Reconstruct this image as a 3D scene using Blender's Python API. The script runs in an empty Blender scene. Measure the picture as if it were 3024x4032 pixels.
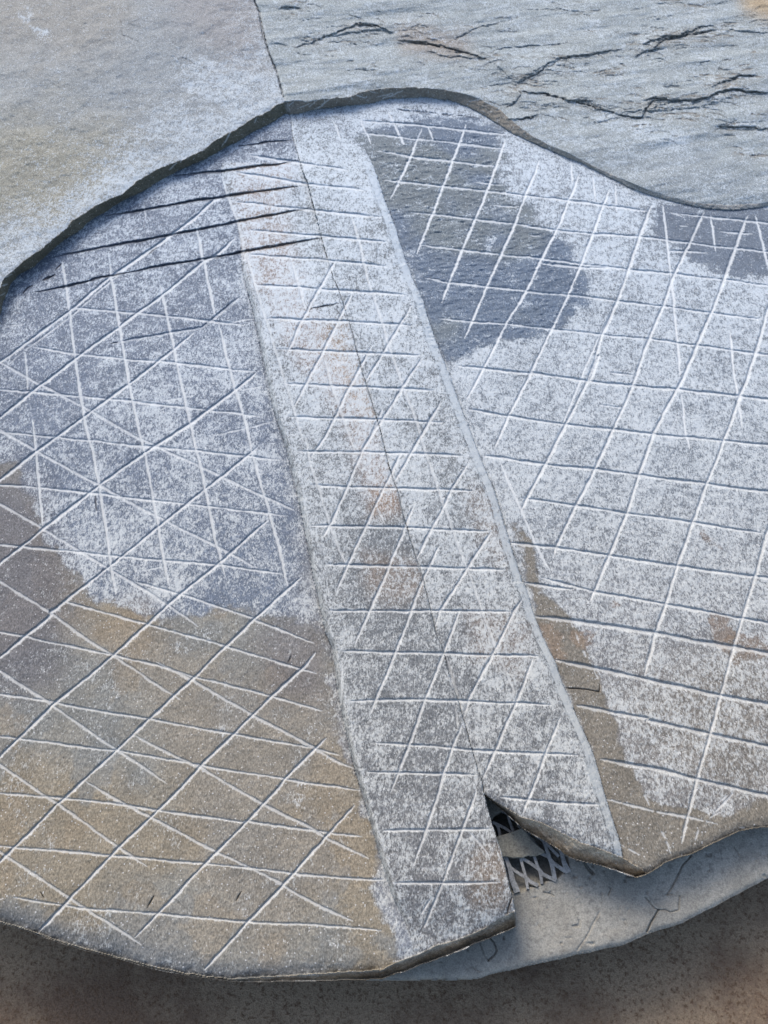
import bpy, math, random
import numpy as np
random.seed(4)
scn = bpy.context.scene
COL = scn.collection

# ------------------------------------------------------------------ camera
PITCH = 58.0                       # degrees below the horizon
CAM_H = 1.15                       # metres above the carved face
FPX = 3262.0                       # focal length in photo pixels (3024 x 4032)
cam_d = bpy.data.cameras.new('camera')
cam = bpy.data.objects.new('camera', cam_d); COL.objects.link(cam)
cam.location = (0, 0, CAM_H)
cam.rotation_euler = (math.radians(90 - PITCH), 0, 0)
cam_d.sensor_fit = 'VERTICAL'; cam_d.sensor_height = 36.0; cam_d.lens = 36.0 * FPX / 4032
cam_d.clip_start = 0.02; cam_d.clip_end = 200
scn.camera = cam

# ------------------------------------------------------------------ sky and sun (bright open shade: broad soft light from behind the stone)
SUN_EL, SUN_AZ = 42.0, -26.0       # azimuth clockwise from +Y
w = bpy.data.worlds.new('World'); scn.world = w; w.use_nodes = True
wn = w.node_tree; wn.nodes.clear()
sky = wn.nodes.new('ShaderNodeTexSky'); sky.sky_type = 'NISHITA'; sky.sun_disc = False
sky.sun_elevation = math.radians(SUN_EL); sky.sun_rotation = math.radians(SUN_AZ)
sky.air_density = 1.0; sky.dust_density = 3.0; sky.ozone_density = 1.0
bg = wn.nodes.new('ShaderNodeBackground'); bg.inputs['Strength'].default_value = 0.15
wo = wn.nodes.new('ShaderNodeOutputWorld')
wn.links.new(sky.outputs[0], bg.inputs[0]); wn.links.new(bg.outputs[0], wo.inputs[0])
sd = bpy.data.lights.new('sun', 'SUN'); sd.energy = 1.0; sd.angle = math.radians(26); sd.color = (1.0, .955, .90)
so = bpy.data.objects.new('sun', sd); COL.objects.link(so)
so.rotation_euler = (math.radians(90 - SUN_EL), 0, math.radians(180 - SUN_AZ))
scn.view_settings.view_transform = 'Standard'; scn.view_settings.look = 'None'
scn.view_settings.gamma = 1; scn.view_settings.exposure = 0.94
scn.view_settings.use_curve_mapping = False

# ------------------------------------------------------------------ measuring helpers
TP, TC = math.sin(math.radians(PITCH)), math.cos(math.radians(PITCH))
def ray(u, v, z):
    """the point at height z met by the sight line of photo position (u, v)"""
    xn = (u - 1512.0) / FPX; yn = (2016.0 - v) / FPX
    dx = xn; dy = yn * TP + TC; dz = yn * TC - TP
    t = (z - CAM_H) / dz
    return dx * t, dy * t, z + 0 * t

TILES = {'A': (0, 0, .9644), 'B': (1424, 0, .9644), 'C': (0, 1000, .7233), 'D': (900, 1000, .7233), 'E': (1824, 700, .7233),
         'F': (1824, 1400, .7233), 'G': (0, 1700, .7233), 'H': (900, 1700, .7233), 'I': (1824, 2100, .7233), 'J': (1824, 2700, .7233),
         'K': (0, 2400, .7233), 'L': (900, 2400, .7233), 'M': (0, 3100, .7233), 'N': (900, 3100, .7233), 'O': (1824, 3100, .7233),
         'Q': (1800, 2950, .4219), 'R': (2500, 0, .3159), 'S': (1000, 300, .3617), 'T': (0, 900, .3014), 'U': (0, 3600, .6028),
         'V': (1500, 3400, .4219), 'X': (0, 0, 1.8228), 'P': (0, 0, 1.0)}
def P(s):
    """'A 10,20 30,40 C 5,6' -> points in photo pixels, each letter a survey sheet with its own origin and scale"""
    out = []; t = TILES['P']
    for w_ in s.split():
        if w_[0].isalpha(): t = TILES[w_]
        else:
            a, b = w_.split(','); out.append((t[0] + float(a) * t[2], t[1] + float(b) * t[2]))
    return np.array(out)

def hash2(ix, iy, seed):
    h = (ix.astype(np.int64) * 374761393 + iy.astype(np.int64) * 668265263 + seed * 144665) & 0xffffffff
    h = ((h ^ (h >> 13)) * 1274126177) & 0xffffffff
    h = (h ^ (h >> 16)) & 0xffffff
    return h.astype(np.float32) / 16777215.0
def vnoise(x, y, seed):
    ix = np.floor(x); iy = np.floor(y); fx = (x - ix).astype(np.float32); fy = (y - iy).astype(np.float32)
    fx = fx * fx * (3 - 2 * fx); fy = fy * fy * (3 - 2 * fy)
    a = hash2(ix, iy, seed); b = hash2(ix + 1, iy, seed); c = hash2(ix, iy + 1, seed); d = hash2(ix + 1, iy + 1, seed)
    return (a + (b - a) * fx) * (1 - fy) + (c + (d - c) * fx) * fy
def fbm(x, y, octs, seed, gain=.5):
    s = 0; a = 1; n = 0; c_, s_ = math.cos(.6), math.sin(.6)
    for k in range(octs):
        s = s + a * vnoise(x, y, seed + k * 17); n += a; a *= gain
        x, y = (x * c_ - y * s_) * 2.03 + 11.3, (x * s_ + y * c_) * 2.03 + 5.7
    return s / n
def ss(a, b, x):
    t = np.clip((x - a) / (b - a), 0, 1); return t * t * (3 - 2 * t)
def inside(px, py, poly):
    r = np.zeros(px.shape, bool)
    n = len(poly)
    for i in range(n):
        x0, y0 = poly[i]; x1, y1 = poly[(i + 1) % n]
        if y0 == y1: continue
        c = ((y0 > py) != (y1 > py)) & (px < (x1 - x0) * (py - y0) / (y1 - y0) + x0)
        r ^= c
    return r
def poly_dist(px, py, pts):
    d = np.full(px.shape, 1e9, np.float32)
    for (x0, y0), (x1, y1) in zip(pts[:-1], pts[1:]):
        ex, ey = x1 - x0, y1 - y0; L = ex * ex + ey * ey + 1e-9
        t = np.clip(((px - x0) * ex + (py - y0) * ey) / L, 0, 1)
        d = np.minimum(d, np.hypot(px - x0 - t * ex, py - y0 - t * ey))
    return d
def s2l(c):
    c = np.array(c, float) / 255.0
    return np.where(c < .04045, c / 12.92, ((c + .055) / 1.055) ** 2.4)

# ------------------------------------------------------------------ the lattice of the stone
def axis(lo, a, b, hi, st, big):
    return np.concatenate([np.arange(lo, a, big), np.arange(a, b, st), np.arange(b, hi + big, big)]).astype(np.float64)
STEP = 3.0
us = axis(-560, -12, 3036, 3600, STEP, 12.0); vs = axis(-560, -12, 3936, 3948, STEP, 12.0)
NU, NV = len(us), len(vs)
U, V = np.meshgrid(us, vs)
X0, Y0, _ = ray(U, V, 0.0)                      # metres on the face, drives all natural texture
X0 = X0.astype(np.float64); Y0 = Y0.astype(np.float64)
# hand wobble for every traced line
WU = U + 3.0 * (vnoise(X0 * 130, Y0 * 130, 1) - .5) + 4 * (vnoise(X0 * 30, Y0 * 30, 2) - .5)
WV = V + 3.0 * (vnoise(X0 * 130, Y0 * 130, 3) - .5) + 4 * (vnoise(X0 * 30, Y0 * 30, 4) - .5)
RU = U + 110 * (fbm(X0 * 22, Y0 * 22, 6, 5, .62) - .5); RV = V + 90 * (fbm(X0 * 22, Y0 * 30, 6, 6, .62) - .5)

# ---- traced outlines
seam = P('P 1012,-560 A 1040,0 1060,50 1070,110 1095,200 1130,290 1160,400 1172,440 1185,480 1195,560 1230,680 1260,760 1290,880 1320,1000 '
         'D 570,130 600,200 635,310 680,450 720,620 770,780 820,940 855,1080 H 870,180 920,330 970,520 1010,660 1060,800 1100,970 1130,1106 '
         'L 1160,200 1200,350 1250,500 1280,600 1330,780 1385,960 N 1385,20 1425,170 1490,370 1545,600 V 1255,440 1256,600')
sx = np.interp(V, seam[:, 1], seam[:, 0])
SX = np.interp(V, seam[:, 1], seam[:, 0]) + 4 * (vnoise(X0 * 90, Y0 * 90, 8) - .5)
leftside = U < SX
wedge_r = P('L 1385,960 Q 245,425 420,568 500,640 560,690 620,740 700,790 800,845 900,905 960,940 1030,1000 1110,1030 1190,1050 1330,1080 1540,1150 J 770,985 850,1012 940,1042 1000,1020 '
            '1110,955 1180,930 1250,910 1320,875 1400,840 1500,790 1580,775 1659,765 P 3600,3050 3600,-560 900,-560')
right_poly = np.vstack([wedge_r, seam[seam[:, 1] < 3080]])
right_mask = inside(WU, WV, wedge_r) if False else None
top_r = P('L 1385,960 J 112,592 200,645 310,712 430,747 540,802 640,852 760,897 860,932 950,985 1000,1018')
left_bot = P('V 1257,440 1256,590 1200,620 1110,650 1020,690 880,740 760,800 640,850 480,910 350,950 250,1000 130,1030 0,1078 U 1659,440 1500,435 1200,395 960,345 760,290 560,235 420,195 240,135 120,90 0,58 P -560,3480')
left_poly = np.vstack([seam, left_bot[1:], P('P -560,-560')])
in_left = inside(WU, WV, left_poly) & leftside
rp = np.vstack([wedge_r[:-1], P('P 200,-560 200,3000')])
in_right = inside(WU, WV, rp) & ~leftside
in_right &= ~((V > 3090) & (U < np.interp(V, [3090, 3600], [1900, 2300])) & (V > np.interp(U, wedge_r[:20, 0], wedge_r[:20, 1])))

band_t = P('P -560,2200 -200,1500 T 0,760 60,640 170,540 300,430 420,340 560,260 720,110 860,0 A 300,900 380,850 440,815 500,790 560,740 640,690 740,655 830,615 890,565 950,535 1040,480 1100,450 '
           'S 270,300 335,275 380,285 430,270 560,285 760,250 1040,225 1110,190 1240,155 1450,130 B 70,358 200,358 300,362 400,378 480,405 560,445 620,500 680,545 760,590 850,630 950,680 1060,730 1160,775 1260,805 1380,830 1500,838 1659,828 P 3300,770 3600,700')
band_b = P('P -560,2300 -150,1560 T 0,1130 60,930 130,740 240,600 420,510 560,390 690,270 840,140 1060,10 A 380,890 440,860 500,820 580,782 660,733 740,692 830,655 920,602 970,580 1050,530 1130,490 '
           'S 330,410 400,415 480,410 650,365 1040,320 1250,300 1430,250 B 83,405 150,400 250,397 350,407 430,432 500,472 560,508 620,548 690,578 800,627 900,668 1000,718 1100,768 1200,803 1300,828 1400,850 1520,858 1659,842 P 3300,785 3600,715')
upper_poly = np.vstack([band_b, P('P 3600,-700 -700,-700 -700,2300')])
flat_poly = np.vstack([band_t, P('P 3600,-700 -700,-700 -700,2200')])
eam = np.where(V < 1500, np.interp(U, [1300, 2000], [1.5, .4]), 1.0)
EU = U + eam * 5 * (fbm(X0 * 70, Y0 * 70, 3, 15) - .5); EV = V + eam * 7 * (fbm(X0 * 70, Y0 * 70, 4, 16) - .5)
is_upper = inside(WU, WV, upper_poly); is_flat = inside(EU, EV, flat_poly) & is_upper
sl = P('A 905,700 910,750 935,830 970,910 985,1000 C 1315,30 1330,130 1370,280 1415,480 1460,720 1490,850 1540,1000 H 320,110 400,450 460,780 530,1100 '
       'L 560,200 600,480 650,720 690,880 760,1106 N 800,280 870,520 905,620 960,740 1000,850')
sr = P('A 1195,512 1300,516 1400,560 1490,610 1530,690 1560,790 1620,940 D 950,0 1010,150 1060,260 1120,450 1165,560 1230,740 1290,900 '
       'H 1370,140 1450,330 1530,600 1600,820 I 330,270 385,440 440,580 500,700 550,840 600,960 J 600,120 700,350 760,560 800,690 860,870 870,940')
SLX = np.interp(V, sl[:, 1], sl[:, 0]) + (WU - U); SRX = np.interp(V, np.maximum.accumulate(sr[:, 1]), sr[:, 0]) + (WU - U)
strip = (U > SLX) & (U < SRX) & ~is_upper & (V > 480)
strip &= ~((V < 640) & (U < np.interp(V, seam[:, 1], seam[:, 0])))

# ---- height, metres
Z = np.zeros(U.shape, np.float64)
Z += .010 * (fbm(X0 * 2.2, Y0 * 2.2, 3, 30) - .5)
H_up = np.interp(U, [-560, 0, 700, 1130, 1700, 2150, 2600, 3024, 3600], [.034, .031, .028, .026, .024, .009, .0055, .005, .005])
dt = np.full(U.shape, 1e6, np.float32); db = dt.copy()
m = (V < 1500)
dt[m] = poly_dist(EU[m], EV[m], band_t); db[m] = poly_dist(WU[m], WV[m], band_b)
ramp = np.where(is_flat, 1.0, np.where(is_upper, db / (dt + db + 1e-6), 0.0))
bandwall = is_upper & ~is_flat
Z += H_up * ramp
# worn lip above the step and the swelling of the upper ground
Z -= np.where(is_flat, .0025 * np.exp(-dt / 14.0), 0)
Z += np.where(is_flat, .022 * ss(0, 700, dt) , 0)
# panels dish slightly towards the step
Z -= np.where(~is_upper, .0025 * np.exp(-db / 40.0), 0)
# raised band with bevelled sides
fl = ss(760, 1200, V) * (1 - ss(3450, 3720, V)); fr = ss(520, 760, V) * (1 - ss(3330, 3480, V))
hL = np.where(V > 700, ss(-4, 20, U - SLX), 1.0); hR = np.clip((SRX + 4 - U) / 44.0, 0, 1)
SH = .0135
Lside = SH * (hL * fl); Rside = SH * (hR * fr)
mid = sx
Z += np.where(strip & leftside, Lside * 1.0, 0) + np.where(strip & ~leftside, SH * .8 * np.minimum(hR, 1) * fr, 0)
Z += np.where((~strip) & (~is_upper) & leftside & (V < 1200), SH * 0 * fl, 0)
# undercut hollow beside the band
Z -= np.where(~is_upper & (U < SLX), .004 * np.exp(-np.abs(U - SLX) / 70.0) * fl, 0)
Z -= np.where(~is_upper & (U > SRX), .0035 * np.exp(-np.abs(U - SRX) / 60.0) * fr, 0)

pow_lit = np.zeros(U.shape, np.float32)           # fresh stone powder (cut stone shows pale), painted paler on sunlit groove sides
dark = np.zeros(U.shape, np.float32)           # brown crevice staining; in the saw cuts, painted shade
carv = np.zeros(U.shape, np.float32)
def carve(s, hw=6.5, dep=.0022, pw=.75, dk=0.0, tl=70, lip=1.0, frag=0.0):
    pts = P(s) if isinstance(s, str) else s
    seg = np.hypot(*(pts[1:] - pts[:-1]).T); cum = np.concatenate([[0], np.cumsum(seg)]); L = cum[-1]
    pad = hw * 2.6 + 14
    i0, i1 = np.searchsorted(vs, pts[:, 1].min() - pad), np.searchsorted(vs, pts[:, 1].max() + pad)
    j0, j1 = np.searchsorted(us, pts[:, 0].min() - pad), np.searchsorted(us, pts[:, 0].max() + pad)
    if i1 <= i0 or j1 <= j0: return
    S = (slice(i0, i1), slice(j0, j1)); best = np.full((i1 - i0, j1 - j0), 1e9, np.float32); arc = np.zeros_like(best); sgn = np.ones_like(best)
    for k in range(len(seg)):
        (x0, y0), (x1, y1) = pts[k], pts[k + 1]
        a0, a1 = np.searchsorted(vs, min(y0, y1) - pad) - i0, np.searchsorted(vs, max(y0, y1) + pad) - i0
        b0, b1 = np.searchsorted(us, min(x0, x1) - pad) - j0, np.searchsorted(us, max(x0, x1) + pad) - j0
        a0 = max(a0, 0); b0 = max(b0, 0)
        q = (slice(i0 + a0, i0 + a1), slice(j0 + b0, j0 + b1)); l = (slice(a0, a1), slice(b0, b1))
        px, py = WU[q], WV[q]; ex, ey = x1 - x0, y1 - y0
        t = np.clip(((px - x0) * ex + (py - y0) * ey) / (ex * ex + ey * ey + 1e-9), 0, 1)
        d = np.hypot(px - x0 - t * ex, py - y0 - t * ey)
        b = best[l]; u_ = d < b
        b[u_] = d[u_]; best[l] = b
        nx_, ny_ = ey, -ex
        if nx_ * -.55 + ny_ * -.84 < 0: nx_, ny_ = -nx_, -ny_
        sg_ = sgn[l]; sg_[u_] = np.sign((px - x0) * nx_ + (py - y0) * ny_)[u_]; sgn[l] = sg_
        aa = arc[l]; aa[u_] = (cum[k] + t * seg[k])[u_]; arc[l] = aa
    e = np.minimum(arc, L - arc)
    tp = np.clip((e + 6) / tl, .05, 1) ** .5
    sd_ = int(abs(pts[0, 0] * 7 + pts[0, 1])) % 9973
    va = .78 + .44 * vnoise(arc / 45.0, arc * 0 + 3, sd_)
    if frag: va = va * ss(frag - .15, frag + .1, vnoise(arc / 22.0, arc * 0 + 9, sd_ + 1))
    h = hw * tp * va
    r = best / np.maximum(h, .1)
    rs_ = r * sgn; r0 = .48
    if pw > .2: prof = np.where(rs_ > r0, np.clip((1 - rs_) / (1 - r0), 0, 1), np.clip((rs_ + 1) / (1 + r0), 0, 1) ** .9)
    else: prof = np.clip(1 - r * r, 0, 1) ** .8
    depth = dep * tp * np.clip(va, 0, 1.15)
    c = carv[S]; carv[S] = np.minimum(c, -(depth * prof)) 
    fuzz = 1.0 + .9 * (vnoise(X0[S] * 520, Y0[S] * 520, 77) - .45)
    pm = np.clip(1.2 - r * fuzz, 0, 1) * (1 - .75 * ss(.3, .55, rs_))  # thinned on the wall turned from the sun: groove shading in the colour
    p_ = pow_lit[S]; pow_lit[S] = np.maximum(p_, pw * np.clip(pm * 2.2, 0, 1) * np.clip(va * 1.1, 0, 1) * (tp > .2))
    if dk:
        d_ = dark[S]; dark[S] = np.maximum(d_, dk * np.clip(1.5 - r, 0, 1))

# --- left panel: rising diagonals
for s in ['C -60,635 0,590 370,318 600,128 A 700,962 800,885 870,820 905,811', 'C -40,925 0,890 220,715 405,575 650,395 885,225 1110,40 A 880,1045 960,970',
          'G -40,300 0,265 190,115 310,30 C 460,885 700,710 945,520 1060,425', 'G -40,752 0,720 240,525 545,290 780,120 C 1035,925 1275,745 1340,692 1410,635',
          'K -40,293 0,260 280,30 G 275,985 G 610,725 865,515 1110,320 1370,110 1410,75', 'K -40,840 0,800 275,535 615,250 800,85 G 910,945 1195,710 1460,480',
          'M -40,445 0,405 310,95 K 640,765 820,590 1050,375 1240,190 1370,65 G 1640,790', 'M 205,795 340,650 395,590 645,330 840,145 990,0 K 1105,835 1280,670 1480,470 L 415,310 475,232',
          'M 735,815 860,690 1120,415 1340,190 1520,0 L 305,925 465,765 530,702', 'M 1110,995 1230,865 1350,735 1580,490 N 530,270 685,100']:
    carve(s, 7.2, .0034, .85)
for s in ['C 120,535 380,345 600,150 780,0', 'C 0,640 120,535']: carve(s, 4, .0014, .6)
# --- left panel: falling diagonals
for s in ['C -10,585 130,665 440,825 760,1005 G 850,80 1200,240 1420,345 1595,425', 'G -60,-45 40,15 190,100 545,295 830,450 1175,620 1385,735',
          'G -60,350 0,390 235,530 450,660 600,750 910,940 1080,1060', 'G -60,780 0,815 275,985 430,1100 K 615,250 940,465 980,490', 'K -60,300 0,335 275,515 635,765 910,945',
          'K 850,285 1040,380 1380,575 L 135,575 470,755 590,830 680,865', 'K 730,685 1000,820 1100,865 M 1430,90 N 415,205 530,275 760,385',
          'K -60,805 0,845 240,1010 M 310,85 640,325 800,430', 'K 470,940 680,1060 M 830,165 1180,350 1440,480 1540,530 N 290,535 460,630 675,730', 'M -60,315 0,350 430,635 770,855']:
    carve(s, 7, .0017, .58)
# --- left panel: near-level cuts
for s in ['C 340,287 650,315 905,340 1140,365 1330,388', 'C 175,505 400,545 690,575 960,593 1260,630 1395,640', 'C -40,735 0,740 430,775 740,805 1030,840 1300,870 1410,885',
          'C -40,965 0,970 480,1015 G 780,80 1070,105 1370,135 1520,155', 'G -40,288 0,290 225,305 540,340 830,375 1145,408 1460,445 1550,457', 'G -40,610 0,615 430,655 650,680 1000,710 1210,725 1540,775',
          'G 340,920 720,1030 K 800,80 1240,200 L 0,205 380,320 480,345', 'G 730,815 1000,890 1390,1020 L 135,55 300,115 470,183', 'K -40,115 0,125 150,150 600,245 850,300 1050,365 1480,470 L 510,553',
          'K -40,455 0,460 250,500 500,545 810,595 1280,680 L 40,680 460,755 605,793', 'K -40,685 0,690 640,770 950,820 1100,850 1550,920 L 305,925 715,985',
          'K -40,998 0,1000 330,1025 M 640,90 860,125 1340,190 N 95,180 440,235 725,270', 'M -40,315 0,320 330,345 640,375 1110,415 N 350,468 620,490 860,508', 'M 75,600 460,660 860,690 1350,735 N 400,745 835,778']:
    carve(s, 5.8, .0021, .66)
# --- left panel: uprights
for s in ['C 135,540 150,740', 'C 178,900 195,1080 G 215,330 232,515', 'C 338,45 375,300 405,560 445,820 480,1000 G 500,100 540,300 600,690 630,885', 'C 595,60 650,400 700,700 730,850 G 790,130 860,520 915,830',
          'C 870,170 910,350 960,590 1020,860 1075,1100 G 1120,320 1170,580 1225,790', 'A 800,920 825,1060 C 1110,40 1170,340', 'C 1190,380 1250,630 1280,745 1340,930 G 1370,110 1440,350 1510,600 1565,840']:
    carve(s, 7.2, .0026, .86)
for s in ['C 95,210 97,300', 'A 588,830 595,890', 'A 450,1080 452,1130', 'A 1110,740 1120,800 1135,870', 'A 250,1080 260,1140', 'C 20,400 130,385', 'C 600,490 680,478', 'G 740,765 890,735', 'C 1180,985 1480,915', 'C 1290,745 1440,718', 'C 870,800 1060,770',
          'G 795,760 797,810', 'L 620,300 615,520']:
    carve(s, 4, .001, .7)
carve('C 640,480 930,430 1100,400 1165,350 1230,295 1310,230', 6, .003, .3)
carve('C 1240,375 1390,352', 5, .0015, .7)
# --- deep dark saw cuts under the step
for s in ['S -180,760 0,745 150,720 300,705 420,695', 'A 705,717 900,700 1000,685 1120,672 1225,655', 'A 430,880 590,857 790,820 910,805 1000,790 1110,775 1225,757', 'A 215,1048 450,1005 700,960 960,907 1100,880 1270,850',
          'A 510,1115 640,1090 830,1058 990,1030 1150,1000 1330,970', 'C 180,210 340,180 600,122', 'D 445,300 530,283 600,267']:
    carve(s, 4.8, .0052, .0, .55, 160)  # unlit cut walls are darkened in the colour as well
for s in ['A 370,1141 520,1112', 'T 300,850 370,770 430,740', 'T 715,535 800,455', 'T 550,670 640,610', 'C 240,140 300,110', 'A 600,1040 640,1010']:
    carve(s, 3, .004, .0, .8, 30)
# --- band: level cuts
for s in ['A 1020,635 1230,668 1420,695', 'A 950,700 1240,750 1500,778', 'A 960,825 1280,860 1555,888', 'A 1020,940 1340,968 1585,990', 'D 110,3 540,35 860,68', 'D 150,170 590,197 960,223', 'D 200,350 600,368 1000,390',
          'D 250,518 700,538 1050,553', 'D 300,705 750,728 1130,742', 'D 340,888 800,903 1170,917', 'D 375,1075 850,1083 H 850,115 1270,132', 'H 440,290 900,310 1330,322', 'H 455,512 970,522 1410,545', 'H 530,723 1040,738 1510,752',
          'H 550,975 1100,977 1545,982', 'L 620,228 1170,240 1659,252 I 410,667', 'L 665,495 1060,492 1659,515 I 480,932', 'L 800,730 1100,742 1340,768 1500,775 1659,785 J 630,380', 'L 755,888 1345,900',
          'N 840,235 1075,232 1425,228', 'N 900,520 1165,520 1480,517', 'J 200,610 450,630 750,650']:
    carve(s, 6.6, .0028, .66)
# --- band: rising cuts
for s in ['D 590,20 490,200 400,360 310,555', 'D 670,215 600,360 510,540 430,690 360,830', 'D 1000,270 930,390 830,560 745,700', 'D 780,500 720,615 660,720 590,870 530,990 H 440,150', 'D 1055,565 950,725 860,870 800,960 H 730,105 650,290 560,500 515,575',
          'D 840,845 810,920 745,1060', 'D 1155,800 1050,990 H 1000,105 905,270', 'H 945,95 885,230 840,320 750,510 660,700 590,870', 'H 1300,175 1220,310 1165,420 1105,530 1020,700', 'H 1005,405 970,500 880,720 770,970 710,1100 L 690,190',
          'H 1430,540 1300,745 1150,980 1125,1060', 'H 1145,620 1090,740 1055,820 1000,960 950,1100 L 910,230 800,490 770,570', 'H 1600,910 1550,985 L 1560,0 1440,240 1310,480 1285,580', 'H 1260,965 1210,1106 L 1175,230 1075,480 985,730 925,890 880,1000',
          'I 380,680 290,920 L 1565,510 1450,770 1385,920', 'I 530,1000 J 450,370 360,600 320,705', 'L 1275,620 1220,755 1170,900 N 1150,10 1075,230 1005,420', 'L 1345,970 N 1350,20 1275,230 1165,520 1065,760', 'N 1105,600 1050,690',
          'H 610,1000 600,980']:
    carve(s, 7.0, .0028, .72)
# --- band: falling cuts
for s in ['A 1435,890 1470,1000 1500,1141 D 780,210 840,390 885,540 950,720 1020,910 1075,1090 H 1140,310 1220,540 1300,750 1375,970 L 1380,20 1450,200 1500,325 1560,465', 'D 340,30 380,170 420,300', 'D 515,560 560,710 620,890 690,1080 H 690,100',
          'H 420,30 440,160 490,310 550,500 600,640 635,720', 'H 805,400 850,500', 'N 1310,240 1420,370', 'L 1180,330 1260,500']:
    carve(s, 7, .0022, .62)
carve('A 910,740 930,800 970,910 1000,1060 D 95,0 160,220 215,400 280,620 350,830 400,1000 H 420,60', 6.5, .002, .6)
# --- right panel: rising cuts
for s in ['B 245,525 190,660 120,810', 'B 425,510 370,660 290,870 225,1035', 'B 585,570 520,760 440,950 401,1037 D 1160,260', 'B 725,655 625,915 567,1044 D 1400,190 1320,380 1287,458', 'B 890,710 E 510,280 420,450 340,620 235,790 110,1040 F 110,70 20,240',
          'E 795,65 700,310 640,470 570,640 480,825 350,1100 F 365,100 245,330 170,505']:
    carve(s, 6.4, .0024, .95)
for s in ['E 1025,150 960,320 900,500 840,670 750,870 690,1106 F 735,0 670,150 560,370 450,590 340,790 315,850', 'E 1310,185 1240,340 1140,550 1090,700 1010,880 930,1106 F 920,170 820,400 715,620 620,810 500,1050 I 490,130',
          'E 1545,205 1420,550 1350,735 1270,915 1195,1100 F 1160,190 1095,310 1035,430 960,640 890,860 795,1085 I 780,150 690,370', 'P 3100,1000 E 1659,720 1590,960 1540,1106 F 1520,190 1420,460 1330,690 1250,910 1180,1106 I 1160,190 1100,390 1050,540 985,775',
          'P 3130,1700 F 1659,960 I 1650,10 1590,230 1520,460 1470,620 1400,890 1345,1090 J 1350,250 1270,520 1190,855']:
    carve(s, 8, .0034, .75)
for s in ['E 800,740 740,860 640,1095', 'F 690,0 630,150 540,370 480,520', 'F 440,620 380,720']: carve(s, 4.5, .0013, .8)
# --- right panel: falling cuts and nicks
for s in ['E 1085,150 1105,330 1140,620 1165,900 1180,1080', 'F 1185,210 1205,400 1235,510', 'E 1450,830 1475,1100 F 1495,210 1515,400', 'E 1590,210 1630,370 1659,490 P 3080,1150', 'E 1345,205 1375,400', 'E 705,0 718,125', 'E 830,45 835,185',
          'B 855,650 860,750', 'S 1155,495 1210,610 1275,740', 'S 845,470 890,560 945,685', 'S 1460,390 1520,500', 'S 1560,600 1635,740', 'B 110,465 170,590', 'B 270,520 290,570', 'F 195,560 240,680 320,850 390,1020 430,1100 I 470,210', 'F 1168,10 1176,90']:
    carve(s, 6, .0014, .9)
for s in ['I 590,490 640,610 680,710', 'I 710,750 745,810', 'J 940,500 1010,650', 'J 1050,730 1100,830 1135,930', 'J 1290,740 1265,845', 'J 1480,570 1360,700', 'J 1395,690 1340,720', 'J 1440,590 1380,640', 'J 860,870 960,920', 'J 1490,770 1560,775']:
    carve(s, 6.5, .001, .62, tl=60, frag=.35)
# --- right panel: level cuts
for s in ['B -10,493 230,510 400,530 590,548', 'B 0,545 300,575 600,610', 'B 60,615 200,640 560,680', 'B 95,735 330,760 670,800 E 580,125 1010,185', 'E 1150,195 1659,245 P 3100,885', 'B 460,745 580,755', 'E 165,150 310,160', 'B 205,865 620,915 E 500,285 700,305 960,320 1240,355 1659,405 P 3100,1005',
          'B 240,1000 580,1040 E 200,420 430,440 640,470 900,500 1160,525 1420,555 1659,590 P 3100,1138', 'E 420,465 620,488 830,495', 'D 1070,130 1200,155 1420,180 E 381,623 600,640 840,672 1090,700 1350,738 1640,772', 'D 1145,350 1330,370 E 240,795 480,825 750,855 1010,880 1290,915 1659,965 P 3100,1410',
          'E 365,310 420,315', 'E 1120,395 1330,408', 'E 1130,190 1200,215', 'F 780,90 930,108', 'F 740,270 890,290', 'E 1400,290 1570,305', 'E 1180,260 1220,265']:
    carve(s, 5.4, .0024, .72)
for s in ['D 1250,610 1659,655 E 380,1065 F 370,95 670,140 920,165 1170,185 1500,220 1659,240 P 3100,1585', 'D 1310,850 F 30,295 245,330 540,375 820,405 1050,430 1420,465 1659,490 P 3100,1765', 'H 1400,130 F 110,545 450,595 710,620 950,650 1330,700 1659,745 P 3100,1952',
          'F 310,775 620,820 890,860 1250,910 1640,970', 'F 245,1020 500,1045 I 790,120 1160,180 1590,235 1659,245 P 3100,2290', 'I 330,270 600,310', 'I 425,245 700,315 1100,385 1520,465 1659,490 P 3100,2468']:
    carve(s, 7, .0032, .66)
for s in ['I 385,450 700,490 1050,545 1460,620 1659,655 P 3100,2590', 'I 500,690 980,790 1390,885 1659,935 P 3100,2795', 'I 620,935 1000,1010 J 1000,190 1340,265 1659,330 P 3100,2955', 'J 750,400 1100,465 1270,510 1659,600 P 3100,3155']:
    carve(s, 10, .0040, .55)
carve('J 780,620 1050,685 1230,715 1385,755', 6, .0012, .6, frag=.12)
# --- seam where the two stones meet
carve(seam[(seam[:, 1] > -100) & (seam[:, 1] < 400)], 7, .007, .35, .12, 10)
carve(seam[(seam[:, 1] > 380) & (seam[:, 1] < 3180)], 3.0, .0014, .15, .16, 10, frag=.22)
carve(seam[(seam[:, 1] > 380) & (seam[:, 1] < 3180)], 7, .0008, .3, 0, 10, frag=.3)
carve(sl[(sl[:, 1] > 820) & (sl[:, 1] < 3400)], 4, .0016, .12, .10, 60)
carve(sr[(sr[:, 1] > 620) & (sr[:, 1] < 3330)], 3.5, .0013, .12, .05, 60)
for s in ['L 1185,250 1225,400 1255,500', 'L 1230,520 1250,650', 'L 1290,510 1280,590']: carve(s, 7, .002, .5, .2)
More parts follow.
